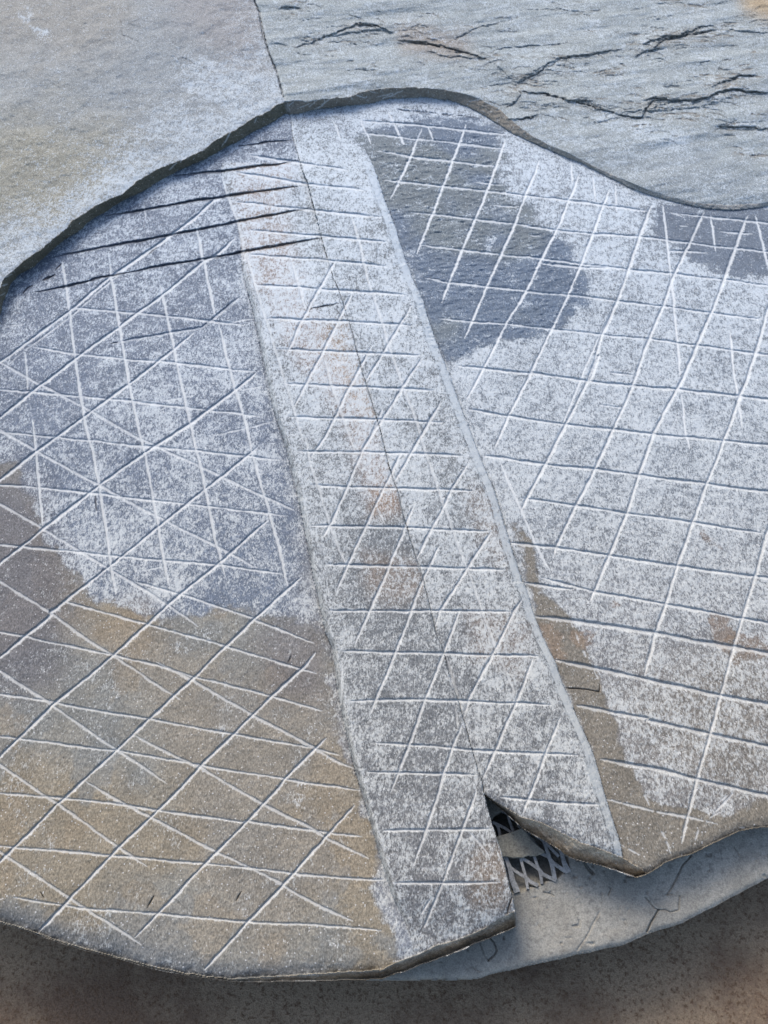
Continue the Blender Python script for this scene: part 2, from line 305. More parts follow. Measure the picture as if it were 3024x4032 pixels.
# --- tool chatter across the step
for s in ['A 905,600 930,560 945,532', 'A 735,665 745,645', 'A 1040,500 1045,478', 'A 720,665 690,695', 'S 760,215 770,290', 'S 1050,200 1065,250', 'S 470,230 385,320', 'S 830,245 730,330 650,360', 'S 690,260 600,330', 'S 620,290 480,350', 'S 1390,140 1385,165', 'T 170,540 190,570', 'T 50,640 150,600', 'T 0,750 100,720', 'T 0,880 60,840',
          'B 440,412 480,405', 'B 130,380 60,395', 'S 1250,160 1330,175', 'S 1620,150 1500,210 1400,235', 'S 1110,195 1220,235']:
    carve(s, 3.2, .0012, .6, tl=30)
# --- natural cleavage cracks of the upper right stone
up0 = carv.copy()
cr = [('B -30,98 60,105 130,132', 9, .9), ('A 1600,95 1659,100', 6, .8), ('B 150,165 300,185 420,215 510,245', 9, .9), ('B 510,245 570,280 620,335', 6, .4), ('B 300,225 400,232 480,242', 5, .6), ('B 345,175 400,150 470,115 530,100 580,90 640,70', 4, .6), ('B 630,342 700,310 740,285 750,265 800,240 870,230 950,220 1060,200', 6, .7),
      ('B 640,330 690,300 740,270', 5, .6), ('R 0,715 100,660 180,620 350,590', 7, .9), ('R 100,560 250,500 400,450 560,440 620,410 700,390 830,330 930,330', 6, .9), ('R 250,580 320,520 450,470 560,440 700,425 850,400 1000,370', 12, 1.0), ('R 1000,370 1200,375 1400,400 1659,420', 12, .45), ('R 1015,470 1100,465', 4, .6),
      ('B 660,375 780,390 850,412 950,435 1040,465', 7, .9), ('B 850,408 945,412', 6, .9), ('B 1040,470 1140,482 1150,460 1175,425 1200,405 1250,402', 6, .95), ('R 130,1235 240,1215 370,1225 500,1245 650,1250 850,1230 1050,1160 1200,1110 1450,1145 1659,1150', 6, .95), ('B 1180,440 1280,410 1370,415 1450,385', 5, .6), ('B 1060,455 1250,450 1370,440', 5, .5),
      ('R 960,1075 1020,1040 1130,1010 1250,980 1310,935 1500,942', 6, .95), ('B 590,440 625,415 655,380', 6, .7), ('B 600,482 660,487 700,480 715,468', 6, .9), ('B 970,312 1050,308 1090,298', 4, .6), ('B 510,215 560,205 600,195 700,190 800,185 870,160', 4, .6), ('B 840,62 900,55 950,70', 3, .6), ('B 640,45 720,38 800,40 900,48 1030,42', 3.5, .5),
      ('B 1450,518 1659,526', 7, .8), ('B 1510,620 1610,635 1659,615', 4, .7), ('B 485,325 530,310 580,308', 4, .5), ('A 1140,32 1180,28 1225,32', 8, .9), ('A 1200,190 1250,180 1300,160 1380,130 1450,100 1510,95', 5, .7), ('A 1380,140 1500,125 1600,128', 6, .6), ('A 1410,290 1480,285 1550,295', 3.5, .6), ('A 1190,215 1270,225', 3, .6),
      ('B 90,442 250,460 500,484', 3, .5), ('B 430,478 500,486', 4, .6), ('E 780,132 820,140', 4, .9), ('B 470,355 600,345 860,350', 3, .5), ('B 700,275 800,265 900,280', 3.5, .5), ('B 640,420 760,430 860,445', 3.5, .5), ('R 1280,765 1340,768', 4, .9), ('R 440,590 660,580', 3.5, .7), ('B 150,110 250,105 330,120', 3, .5),
      ('A 1225,10 1270,38', 3, .5), ('R 800,100 950,5', 4, .7), ('B 130,140 160,215', 4, .3), ('B 1380,470 1500,500 1659,500', 3, .4), ('B 1230,350 1330,330', 3, .4), ('B 1590,462 1650,468', 4, .7), ('A 490,65 495,100 500,140 570,175', 3.5, .5), ('A 700,215 760,245 850,280', 3, .25), ('B 20,285 100,292', 3, .5)]
rg = random.Random(9)
WU0, WV0 = WU, WV
WU = WU + 12 * (fbm(X0 * 60, Y0 * 160, 3, 401) - .5); WV = WV + 13 * (fbm(X0 * 60, Y0 * 160, 3, 402) - .5)
for s, hw, dk in cr:
    if hw < 5: continue
    p_ = P(s); o_ = np.argsort(p_[:, 0]); x_, y_ = p_[o_, 0], p_[o_, 1]
    if x_[-1] - x_[0] < 60: continue
    inx = ss(x_[0] - 25, x_[0] + 30, WU) * (1 - ss(x_[-1] - 30, x_[-1] + 25, WU)) * (V < 700)
    dy = np.interp(WU, x_, y_) - WV
    Z += .0032 * min(1, dk) * inx * np.where(dy > 0, np.exp(-dy / 75.0), -.25 * np.exp(dy / 50.0))
for s, hw, dk in cr:
    pts_ = P(s); k_n = 3 if hw > 5 else (2 if hw > 3.6 else 1)
    for k in range(k_n):
        off = np.array([[rg.uniform(-14, 14), rg.uniform(-1, 1) * hw * 1.3]]) * (k > 0)
        a_ = 0 if k == 0 else rg.randint(0, max(0, len(pts_) - 2)); q_ = pts_[a_:] + off
        if len(q_) < 2: q_ = pts_ + off
        carve(q_, (hw * .36 + 1.3) * (1 if k == 0 else .7), (.0012 + .0026 * dk * dk) * (1 if k == 0 else .7), 0, dk * (.62 if k == 0 else .42), 90, frag=.16 if k == 0 else .3)
anchors = [pt for s, hw, dk in cr if hw >= 5 for pt in P(s)]
for k in range(460):
    if k % 3: ax_, ay_ = rg.choice(anchors); ax_ += rg.gauss(0, 60); ay_ += rg.gauss(0, 28)
    else: ax_, ay_ = rg.uniform(1080, 3024), rg.uniform(0, 620)
    ln = rg.uniform(18, 90); an = rg.gauss(-.10 if ax_ > 2300 else .02, .16)
    if ay_ > 300 + (ax_ - 1500) * .25: continue
    carve(np.array([(ax_, ay_), (ax_ + ln * .5 * math.cos(an), ay_ + ln * .5 * math.sin(an)), (ax_ + ln * math.cos(an + .2), ay_ + ln * math.sin(an + .1))]), rg.uniform(1.8, 3.2), .0016, 0, rg.uniform(.15, .5), 30)
WU, WV = WU0, WV0
for s in ['I 560,840 620,845 660,850 740,865 745,820', 'I 400,190 405,240', 'V 1230,300 1190,420 1180,470', 'G 520,350 525,430', 'C 600,490 650,480', 'M 800,660 840,590', 'M 220,570 240,600', 'K 1570,290 1590,250', 'N 40,620 70,570']: carve(s, 2.6, .003, 0, .7, 30)
Z += carv

# relief of the natural faces
med = fbm(X0 * 26, Y0 * 26, 4, 41) - .5
fin = fbm(X0 * 170, Y0 * 170, 3, 51) - .5
wx = X0 * .95 + Y0 * .22; wy = Y0 * .97 - X0 * .20
lay = fbm(wx * 5 + 2.2 * fbm(X0 * 6, Y0 * 6, 2, 61), wy * 15, 5, 62)       # cleavage ledges, drawn out along x
q = lay * 15; fq = q - np.floor(q); terr = (np.floor(q) + ss(.72, 1.0, fq)) / 15
upR = (is_upper & ~leftside).astype(float); upL = (is_upper & leftside).astype(float); pan = 1 - is_upper
g = 1 - np.clip(-carv / .0015, 0, 1) * .6
ql = fbm((X0 * .8 - Y0 * .6) * 5, (X0 * .6 + Y0 * .8) * 9, 5, 64) * 9; terr_l = (np.floor(ql) + ss(.8, 1.0, ql - np.floor(ql))) / 9
hackle = fbm(wx * 70, wy * 190, 3, 66) - .5
Z += upR * np.where(is_flat, 1, 0) * (terr * .006 + hackle * .0008 + (fbm(wx * 6, wy * 22, 3, 67) - .5) * .009) + upL * (med * .0048 + fin * .0010 + (terr_l - .5) * .005)
Z += pan * g * (med * .0018 + fin * .0010) + bandwall * (fin * .0022 + med * .002)
wet = inside(RU, RV, P('X 790,325 900,300 1010,285 1060,300 1075,400 1110,460 1200,500 1225,560 1255,620 1240,690 1170,715 1080,740 990,770 940,755 900,640 840,470')) & ~is_upper & ~leftside
Z += ss(.3, .8, wet.astype(float)) * (hackle * .0032 + fin * .0008)

# broken front edges: the face rolls over, then the side wall drops to the bed
BOT = -.044
lb = left_bot[1:]
fd = np.full(U.shape, 1e6, np.float32)
m = in_left & (V > 3400) | (in_left & (U < 700) & (V > 3200))
topL = P('V 1257,440 1170,480 1090,522 1030,560 960,602 860,652 750,695 620,742 520,765 430,812 330,850 230,890 120,932 0,990 U 1500,420 1200,382 960,330 760,275 560,222 420,182 240,122 120,78 0,45 P -560,3460')
topL_w = topL
wallL = np.zeros(U.shape, bool)
pl = np.vstack([topL, lb[::-1]])
wallL[m] = inside(EU[m], EV[m], pl)
dT = np.full(U.shape, 1e6, np.float32); dB = dT.copy()
dT[m] = poly_dist(EU[m], EV[m], topL); dB[m] = poly_dist(WU[m], WV[m], lb)
strat = fbm(X0 * 8, Y0 * 120, 3, 71) - .5
wallL &= in_left
tt = dT / (dT + dB + 1e-6)
Z = np.where(wallL, Z + (BOT - .0) * tt * np.interp(U, [0, 1200, 1500, 1700], [.12, .25, .5, .62]) + .006 * (fbm(X0 * 60, Y0 * 60 + tt * 3, 3, 72) - .5), Z)
roll = np.where(m & ~wallL, np.exp(-dT / 26.0), 0) * np.interp(U, [1500, 1800], [1, .45])
chip = fbm(X0 * 60, Y0 * 60, 4, 73)
Z -= roll * (.006 + .012 * (chip - .5))
mr = in_right & (V > 2900) & (U < 3000)
wallR = np.zeros(U.shape, bool)
wr = wedge_r[:25]
wallR[mr] = inside(EU[mr], EV[mr], np.vstack([top_r, wedge_r[wedge_r[:, 0] < J0][::-1] if False else P('J 1000,1020 940,1042 850,1012 770,985 Q 1540,1150 1330,1080 1190,1050 1110,1030 1030,1000 960,940 900,905 800,845 700,790 620,740 560,690 500,640 420,568 245,425')]))
wallR &= in_right
botR = P('Q 245,425 420,568 500,640 560,690 620,740 700,790 800,845 900,905 960,940 1030,1000 1110,1030 1190,1050 1330,1080 1540,1150 J 770,985 850,1012 940,1042 1000,1020')
dT2 = np.full(U.shape, 1e6, np.float32); dB2 = dT2.copy()
dT2[mr] = poly_dist(EU[mr], EV[mr], top_r); dB2[mr] = poly_dist(WU[mr], WV[mr], botR)
t2 = dT2 / (dT2 + dB2 + 1e-6)
Z = np.where(wallR, Z + BOT * .62 * t2 + .007 * (fbm((X0 - Y0) * 40, (X0 + Y0) * 110, 3, 75) - .5), Z)
fr_edge = P('J 1000,1020 1110,955 1180,930 1250,910 1320,875 1400,840 1500,790 1580,775 1659,765 P 3600,3050')
dE = np.full(U.shape, 1e6, np.float32); mm = in_right & (V > 2800); dE[mm] = poly_dist(WU[mm], WV[mm], fr_edge)
Z -= np.where(mm & ~wallR, (np.exp(-dE / 14.) + .6 * np.exp(-dT2 / 12.)) * (.005 + .008 * (chip - .5)), 0)
wall_any = (wallL | wallR)

# ---- colour: natural tones, staining, dust and painted-in light
def blob(s, feather, warp=70, seed=90):
    """soft region traced on the photo, ragged edge"""
    pts = P(s); c = 16
    gu = np.arange(-600, 3680, c); gv = np.arange(-600, 4000, c); GU, GV = np.meshgrid(gu, gv)
    b = inside(GU, GV, pts).astype(np.float32); k = max(1, int(feather / c))
    for _ in range(3):
        for ax in (0, 1):
            cs = np.cumsum(np.pad(b, [(k + 1, k) if a == ax else (0, 0) for a in (0, 1)], mode='edge'), axis=ax)
            b = (cs[2 * k + 1:] - cs[:-(2 * k + 1)] if ax == 0 else cs[:, 2 * k + 1:] - cs[:, :-(2 * k + 1)]) / (2 * k + 1)
    n1 = fbm(X0 * 14, Y0 * 14, 4, seed) - .5; n2 = fbm(X0 * 14, Y0 * 14, 4, seed + 5) - .5
    x = np.clip((U + warp * 2 * n1 + 600) / c, 0, len(gu) - 2); y = np.clip((V + warp * 2 * n2 + 600) / c, 0, len(gv) - 2)
    ix = x.astype(int); iy = y.astype(int); fx = x - ix; fy = y - iy
    return b[iy, ix] * (1 - fx) * (1 - fy) + b[iy, ix + 1] * fx * (1 - fy) + b[iy + 1, ix] * (1 - fx) * fy + b[iy + 1, ix + 1] * fx * fy
tone = np.empty(U.shape + (3,), np.float32)
tone[:] = s2l((120, 126, 136))
def paint(mask, rgb, a=1.0):
    k = (np.clip(mask * a, 0, 1))[..., None]
    tone[:] = tone * (1 - k) + s2l(rgb) * k
n_big = fbm(X0 * 5, Y0 * 5, 4, 101); n_mid = fbm(X0 * 18, Y0 * 18, 4, 102)
dust = (.46 + .30 * (n_mid - .5) + .3 * (n_big - .5)).astype(np.float32)
def ragged(b, amt=.55, sx_=40, sy_=40, seed=500, soft=.07):
    return ss(.5 - soft, .5 + soft, b + amt * (fbm(X0 * sx_, Y0 * sy_, 5, seed, .62) - .5))
def setd(mask, val): dust[:] = dust * (1 - mask) + val * mask
# left panel
paint(blob('X -300,500 700,200 640,1400 -300,1400', 40), (102, 113, 130))
low = ragged(blob('X -300,960 30,990 95,1130 150,1240 200,1340 260,1290 330,1330 420,1330 520,1310 600,1350 690,1310 740,1600 900,2200 -300,2300', 60, 45, 111), .8, 40, 40, 501, .16)
paint(low, (130, 130, 126)); paint(low * ss(.5, .7, n_mid), (112, 116, 118), .6); setd(low, .14 + .16 * ss(.55, .75, n_mid))
paint(low * ss(.42, .62, n_big), (136, 126, 108), .65); paint(low * ss(.54, .60, fbm(X0 * 13, Y0 * 9, 5, 640)), (140, 128, 110), .35); paint(low * ss(.56, .62, fbm(X0 * 15, Y0 * 10, 5, 650)), (122, 127, 130), .5)
paint(blob('X 280,1270 340,1290 370,1420 700,1420 720,1560 800,1900 560,2080 420,1900 380,1700 330,1500 200,1400', 60, 60, 113), (134, 123, 108), .35)
paint(blob('X 250,1290 330,1290 320,1340 270,1340', 12, 20, 117), (138, 124, 104), .3)
paint(blob('X -300,950 60,1000 170,1260 120,1500 -300,1500', 60, 50, 115), (98, 99, 106), .8)
paint(blob('X 560,1330 700,1350 720,1500 560,1500', 40, 60, 118), (106, 104, 108), .6)
paint(blob('X -50,1940 200,2010 480,2080 700,2085 700,2200 -50,2200', 16, 25, 119), (104, 108, 112), .85)
setd(blob('X -300,1945 450,2085 800,2090 700,2200 -300,2200', 12), .22)
# strip
st = strip.astype(np.float32)
ty = np.clip(V / 4032, 0, 1)
k = st[..., None]; c_top, c_bot = s2l((112, 122, 130)), s2l((106, 107, 110))
tone[:] = tone * (1 - k) + (c_top * (1 - ty)[..., None] + c_bot * ty[..., None]) * k
dust[:] = np.where(strip, .60 - .11 * ss(1500, 3600, V) + .18 * (n_mid - .5) + .2 * (n_big - .5), dust)
lst = st * leftside
paint(lst * blob('X 640,240 620,500 660,640 760,800 820,950 870,1100 800,1100 740,900 640,780 520,560 500,350', 16, 25, 121), (140, 128, 122), .85)
paint(lst * blob('X 735,690 775,780 800,870 815,900 780,900 700,770 690,700', 10, 30, 122), (158, 134, 106), .6)
paint(lst * blob('X 810,1040 860,1040 860,1110 800,1120', 10, 25, 123), (142, 116, 90), .55)
paint(lst * blob('X 780,1200 900,1200 930,1300 800,1300', 22, 50, 124), (128, 116, 106), .6)
paint(st * blob('X 1000,1060 1120,1090 1090,1240 1030,1180', 22, 60, 125), (128, 116, 106), .5)
paint(st * blob('X 1000,1300 1150,1330 1130,1480 1000,1430', 28, 70, 126), (125, 112, 102), .5)
paint(lst * blob('X 1020,1830 1090,1830 1100,1970 1020,1960', 12, 40, 127), (126, 110, 92), .5)
setd(lst * blob('X 720,1050 880,1050 1100,1900 880,2050 800,1500', 60, 60, 128), .42)
setd((strip & (U > SRX - 30)).astype(float) * fr * .9, .84); setd((strip & (U < SLX + 28) & (V > 800)).astype(float) * (1 - ss(2300, 3300, V) * .5) * .8, .58)
# right panel
rp_ = ((~is_upper) & (~leftside) & (~strip)).astype(np.float32)
paint(rp_, (118, 127, 137))
paint(rp_ * ss(1600, 3000, V), (118, 118, 120), .9)
dust[:] = np.where(rp_ > 0, .60 - .14 * ss(1500, 3300, V) + .20 * (n_mid - .5), dust)
wetb = ragged(blob('X 770,320 790,275 880,245 1010,255 1085,285 1080,400 1120,455 1215,495 1235,550 1268,610 1250,700 1180,725 1090,745 1000,780 935,765 890,640 820,470', 34, 60, 136), 1.0, 36, 60, 502, .24)
wetb = np.clip(wetb, 0, 1)
paint(wetb * rp_, (100, 114, 132)); paint(wetb * rp_ * ss(.42, .6, n_big), (112, 121, 126), .8); setd(wetb * rp_, .16 + .22 * ss(.5, .7, fbm(X0 * 40 + 3, Y0 * 90, 4, 135)))
for s_ in ['X 1055,480 1075,485 1070,540 1060,560 1045,555', 'X 1035,585 1050,590 1045,650 1030,650']: setd(rp_ * ragged(blob(s_, 16, 10, 137), .9, 60, 60, 503), .5)
pw2 = rp_ * ragged(blob('X 1370,440 1700,450 1700,610 1570,600 1500,560 1430,520', 40, 40, 131), 1.0, 30, 60, 506, .2); paint(pw2, (104, 115, 130), .9); setd(pw2, .2)
setd(rp_ * blob('X 640,235 800,225 960,222 1060,250 1000,258 900,246 820,262 700,282', 10, 16, 132), .62)
setd(rp_ * blob('X 640,245 720,250 800,320 760,330 640,290', 12, 20, 133), .5)
br = rp_ * ragged(blob('X 1085,1100 1140,1170 1160,1250 1230,1330 1290,1450 1310,1480 1340,1600 1400,1740 1560,1770 1660,1720 1700,1780 1400,1920 1320,1850 1280,1620 1160,1320', 30, 30, 134), .8, 44, 44, 504, .14)
paint(br, (118, 114, 106), .9); setd(br, .16)
for i, s in enumerate(['X 1165,1330 1215,1350 1240,1430 1190,1430', 'X 1310,1295 1350,1290 1350,1310 1310,1310', 'X 1520,1335 1580,1335 1590,1420 1540,1400', 'X 1500,1140 1560,1170 1560,1190 1500,1170', 'X 1560,1380 1659,1360 1659,1420 1580,1440', 'X 1230,1350 1290,1360 1280,1400 1240,1400']):
    b_ = rp_ * ragged(blob(s, 24, 30, 140 + i), 1.1, 60, 60, 520 + i, .15); paint(b_, (132, 114, 98), .5); setd(b_ * .5, .2)
paint(rp_ * blob('X 1350,1450 1700,1400 1700,1750 1400,1700', 80, 80, 150), (116, 110, 100), .55)
# upper left
ul = upL.astype(np.float32)
paint(ul, (138, 145, 150)); dust[:] = np.where(ul > 0, .46 + .35 * (n_mid - .5) * 1.0, dust)
paint(ul * blob('X -300,200 200,250 330,330 200,480 -300,520', 110, 120, 160), (142, 140, 126), .8)
paint(ul * blob('X 330,-100 620,-100 600,110 480,150 380,60', 50, 60, 161), (143, 139, 140), .45)
paint(ul * blob('X -300,-300 330,-300 260,120 -300,160', 60, 80, 162), (140, 138, 132), .6)
setd(ul * blob('X -300,-300 560,-300 520,120 330,250 180,420 -300,560', 50, 60, 163), .22)
setd(ul * ragged(blob('X 360,110 600,160 620,230 470,260', 60, 60, 164), .8, 40, 40, 505, .3), .56)
for s_ in ['X 42,30 60,48 80,62 100,72', 'X 104,68 125,92', 'X 60,20 75,60 110,110 120,150', 'X 100,140 108,152']:
    d_ = poly_dist(WU, WV, P(s_)); setd(ul * np.clip(1.3 - d_ / 16.0, 0, 1) * ss(.35, .6, n_mid), .55)
setd(ul * np.clip(np.exp(-dt / 110.0) * (.6 + 1.0 * n_mid), 0, 1), .60)
for s in ['X 60,20 90,90 110,150', 'X 100,80 200,120 330,190', 'X 100,90 105,140']:
    pass
# upper right
ur = upR.astype(np.float32)
paint(ur, (145, 154, 158)); dust[:] = np.where(ur > 0, .36 + .3 * (n_mid - .5) + .2 * (hackle), dust)
paint(ur * blob('X 900,330 1500,320 1700,400 1700,460 1400,420 1100,290', 50, 70, 170), (126, 136, 145), .6)
paint(ur * blob('X 1540,-100 1800,-100 1800,40 1659,42 1610,25', 6, 4, 171), (168, 150, 122), .9)
tanm = blob('X 1540,-100 1800,-100 1800,40 1659,42 1610,25', 6, 4, 171)
setd(ur * tanm, .12)
paint(ur * blob('X 860,40 1020,80 1010,130 860,110', 20, 40, 172), (140, 130, 122), .6)
setd(ur * blob('X 1270,230 1500,290 1480,330 1300,270', 16, 30, 173), .6)
# step wall, side walls
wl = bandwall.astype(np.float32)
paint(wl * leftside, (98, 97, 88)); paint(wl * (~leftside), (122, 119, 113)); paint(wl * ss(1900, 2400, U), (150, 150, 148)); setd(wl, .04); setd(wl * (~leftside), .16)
dk_ = wall_any.astype(np.float32)
paint(dk_ * wallL, (162, 157, 146)); paint(dk_ * wallR, (176, 166, 150)); paint(dk_ * ss(.5, .62, fbm(X0 * 60, Y0 * 200, 3, 620)), (132, 124, 112), .6); setd(dk_, .14)
# crevice staining, plus the painted shade of unlit saw cuts
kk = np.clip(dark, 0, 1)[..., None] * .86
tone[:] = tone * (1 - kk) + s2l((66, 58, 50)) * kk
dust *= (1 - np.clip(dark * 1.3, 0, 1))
# halo of rusty stain below the cleavage cracks
hal = np.zeros(U.shape, np.float32); hal[dark > .4] = 1
hal *= (ur > 0)
for k_ in (3, 6, 9):
    hal = np.maximum(hal, (np.roll(hal, k_, 0) + np.roll(hal, k_, 1) + np.roll(hal, -k_, 1) + hal) / 4 * .85)
paint(ur * hal * (1 - np.clip(dark, 0, 1)), (140, 126, 108), .55)
tone *= (.86 + .28 * fbm(X0 * 40, Y0 * 40, 3, 180))[..., None]
lum = 1 - .05 * (n_big - .5)
ALB = .80
cell = hash2(np.floor(X0 / .0016), np.floor(Y0 / .0016), 777) * .5 + .5 * vnoise(X0 * 330, Y0 * 330, 778)
tone *= (ALB * lum * (.78 + .44 * cell))[..., None]
Z += (cell - .5) * .0007 * (1 - .5 * pow_lit)
warm = ss(1000, 3200, V)[..., None]  # skylight tint put into the stone tone, warming towards the front
tone *= 1 + warm * (np.array([1.05, 1.0, .90]) - 1) + (1 - warm) * (np.array([1.02, 1.0, .95]) - 1)
dust = np.clip(dust, 0.0, .95)
# dust colour: cooler near the step, warmer at the front: skylight tint painted in
d_top, d_bot = s2l((203, 214, 222)), s2l((196, 197, 191))
kq = ss(300, 3000, V)[..., None]
dcol = ((d_top * (1 - kq) + d_bot * kq) * ALB).astype(np.float32)
pow_lit = pow_lit * (1 - np.clip(dark, 0, 1))
sf = (is_flat.astype(np.float32) * np.where(leftside, .45, .35))[..., None]
dcol = (dcol * (1 - sf) + s2l((168, 178, 184)) * ALB * sf).astype(np.float32)

# ------------------------------------------------------------------ materials
def stone_mat(name):
    m = bpy.data.materials.new(name); m.use_nodes = True; n = m.node_tree; n.nodes.clear(); L = n.links
    def N(t, **k):
        x = n.nodes.new(t)
        for a, b in k.items(): setattr(x, a, b)
        return x
    out = N('ShaderNodeOutputMaterial'); b = N('ShaderNodeBsdfPrincipled'); L.new(b.outputs[0], out.inputs[0])
    b.inputs['Roughness'].default_value = .82; b.inputs['Specular IOR Level'].default_value = .25
    def attr(a): x = N('ShaderNodeAttribute'); x.attribute_name = a; return x
    def noise(s, d, r=.6):
        x = N('ShaderNodeTexNoise'); x.inputs['Scale'].default_value = s; x.inputs['Detail'].default_value = d; x.inputs['Roughness'].default_value = r
        L.new(tc.outputs['Object'], x.inputs['Vector']); return x
    def math_(op, a, b_=None, c=None):
        x = N('ShaderNodeMath', operation=op)
        for i, v_ in enumerate((a, b_, c)):
            if v_ is None: continue
            if isinstance(v_, (int, float)): x.inputs[i].default_value = v_
            else: L.new(v_, x.inputs[i])
        return x.outputs[0]
    def mix(f, a, b_, bt='MIX'):
        x = N('ShaderNodeMix', data_type='RGBA', blend_type=bt)
        if isinstance(f, (int, float)): x.inputs[0].default_value = f
        else: L.new(f, x.inputs[0])
        for i, v_ in ((6, a), (7, b_)):
            if isinstance(v_, tuple): x.inputs[i].default_value = v_
            else: L.new(v_, x.inputs[i])
        return x.outputs[2]
    tc = N('ShaderNodeTexCoord')
    nA = noise(55, 5, .65); nB = noise(230, 4, .7); nC = noise(560, 2, .7); mp = N('ShaderNodeMapping'); mp.inputs['Scale'].default_value = (1.0, .5, 1.0); L.new(tc.outputs['Object'], mp.inputs[0]); L.new(mp.outputs[0], nC.inputs['Vector']); L.new(mp.outputs[0], nB.inputs['Vector']); nD = noise(14, 3, .6)
    s = math_('ADD', math_('MULTIPLY', nA.outputs[0], .26), math_('ADD', math_('MULTIPLY', nB.outputs[0], .38), math_('ADD', math_('MULTIPLY', nC.outputs[0], .28), math_('MULTIPLY', nD.outputs[0], .08))))
    # s is centred on .5 with a narrow spread: stretch it
    s = math_('MULTIPLY_ADD', math_('SUBTRACT', s, .5), 3.6, .5)
    du = attr('dust')
    t = math_('SUBTRACT', s, math_('SUBTRACT', 1.0, du.outputs['Fac']))
    mask = N('ShaderNodeMapRange', interpolation_type='SMOOTHSTEP'); L.new(t, mask.inputs[0]); mask.inputs[1].default_value = -.22; mask.inputs[2].default_value = .30
    tone_ = attr('tone'); dc = attr('dust_tone')
    grain = N('ShaderNodeMapRange'); L.new(nC.outputs[0], grain.inputs[0]); grain.inputs[1].default_value = .3; grain.inputs[2].default_value = .7; grain.inputs[3].default_value = .60; grain.inputs[4].default_value = 1.42
    gr = N('ShaderNodeCombineColor'); 
    for i in range(3): L.new(grain.outputs[0], gr.inputs[i])
    c = mix(1.0, tone_.outputs['Color'], gr.outputs[0], 'MULTIPLY')
    c = mix(math_('MULTIPLY', mask.outputs[0], .88), c, dc.outputs['Color'])
    pw_ = attr('powder_lit')
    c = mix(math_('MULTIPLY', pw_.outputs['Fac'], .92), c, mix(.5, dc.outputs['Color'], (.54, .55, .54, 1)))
    # mica glints painted into the base colour as pale flecks
    vor = N('ShaderNodeTexVoronoi'); vor.inputs['Scale'].default_value = 420; L.new(tc.outputs['Object'], vor.inputs['Vector'])
    gl = N('ShaderNodeSeparateColor'); L.new(vor.outputs['Color'], gl.inputs[0])
    gm = math_('MULTIPLY', math_('GREATER_THAN', gl.outputs[0], .965), math_('LESS_THAN', vor.outputs['Distance'], .42))
    c = mix(math_('MULTIPLY', gm, .40), c, (.72, .72, .70, 1))
    L.new(c, b.inputs['Base Color'])
    bp = N('ShaderNodeBump'); bp.inputs['Strength'].default_value = .55; bp.inputs['Distance'].default_value = .0016
    hh = math_('ADD', math_('MULTIPLY', nB.outputs[0], .7), math_('MULTIPLY', nC.outputs[0], .6))
    L.new(hh, bp.inputs['Height']); L.new(bp.outputs[0], b.inputs['Normal'])
    return m
STONE = stone_mat('weathered_slate')

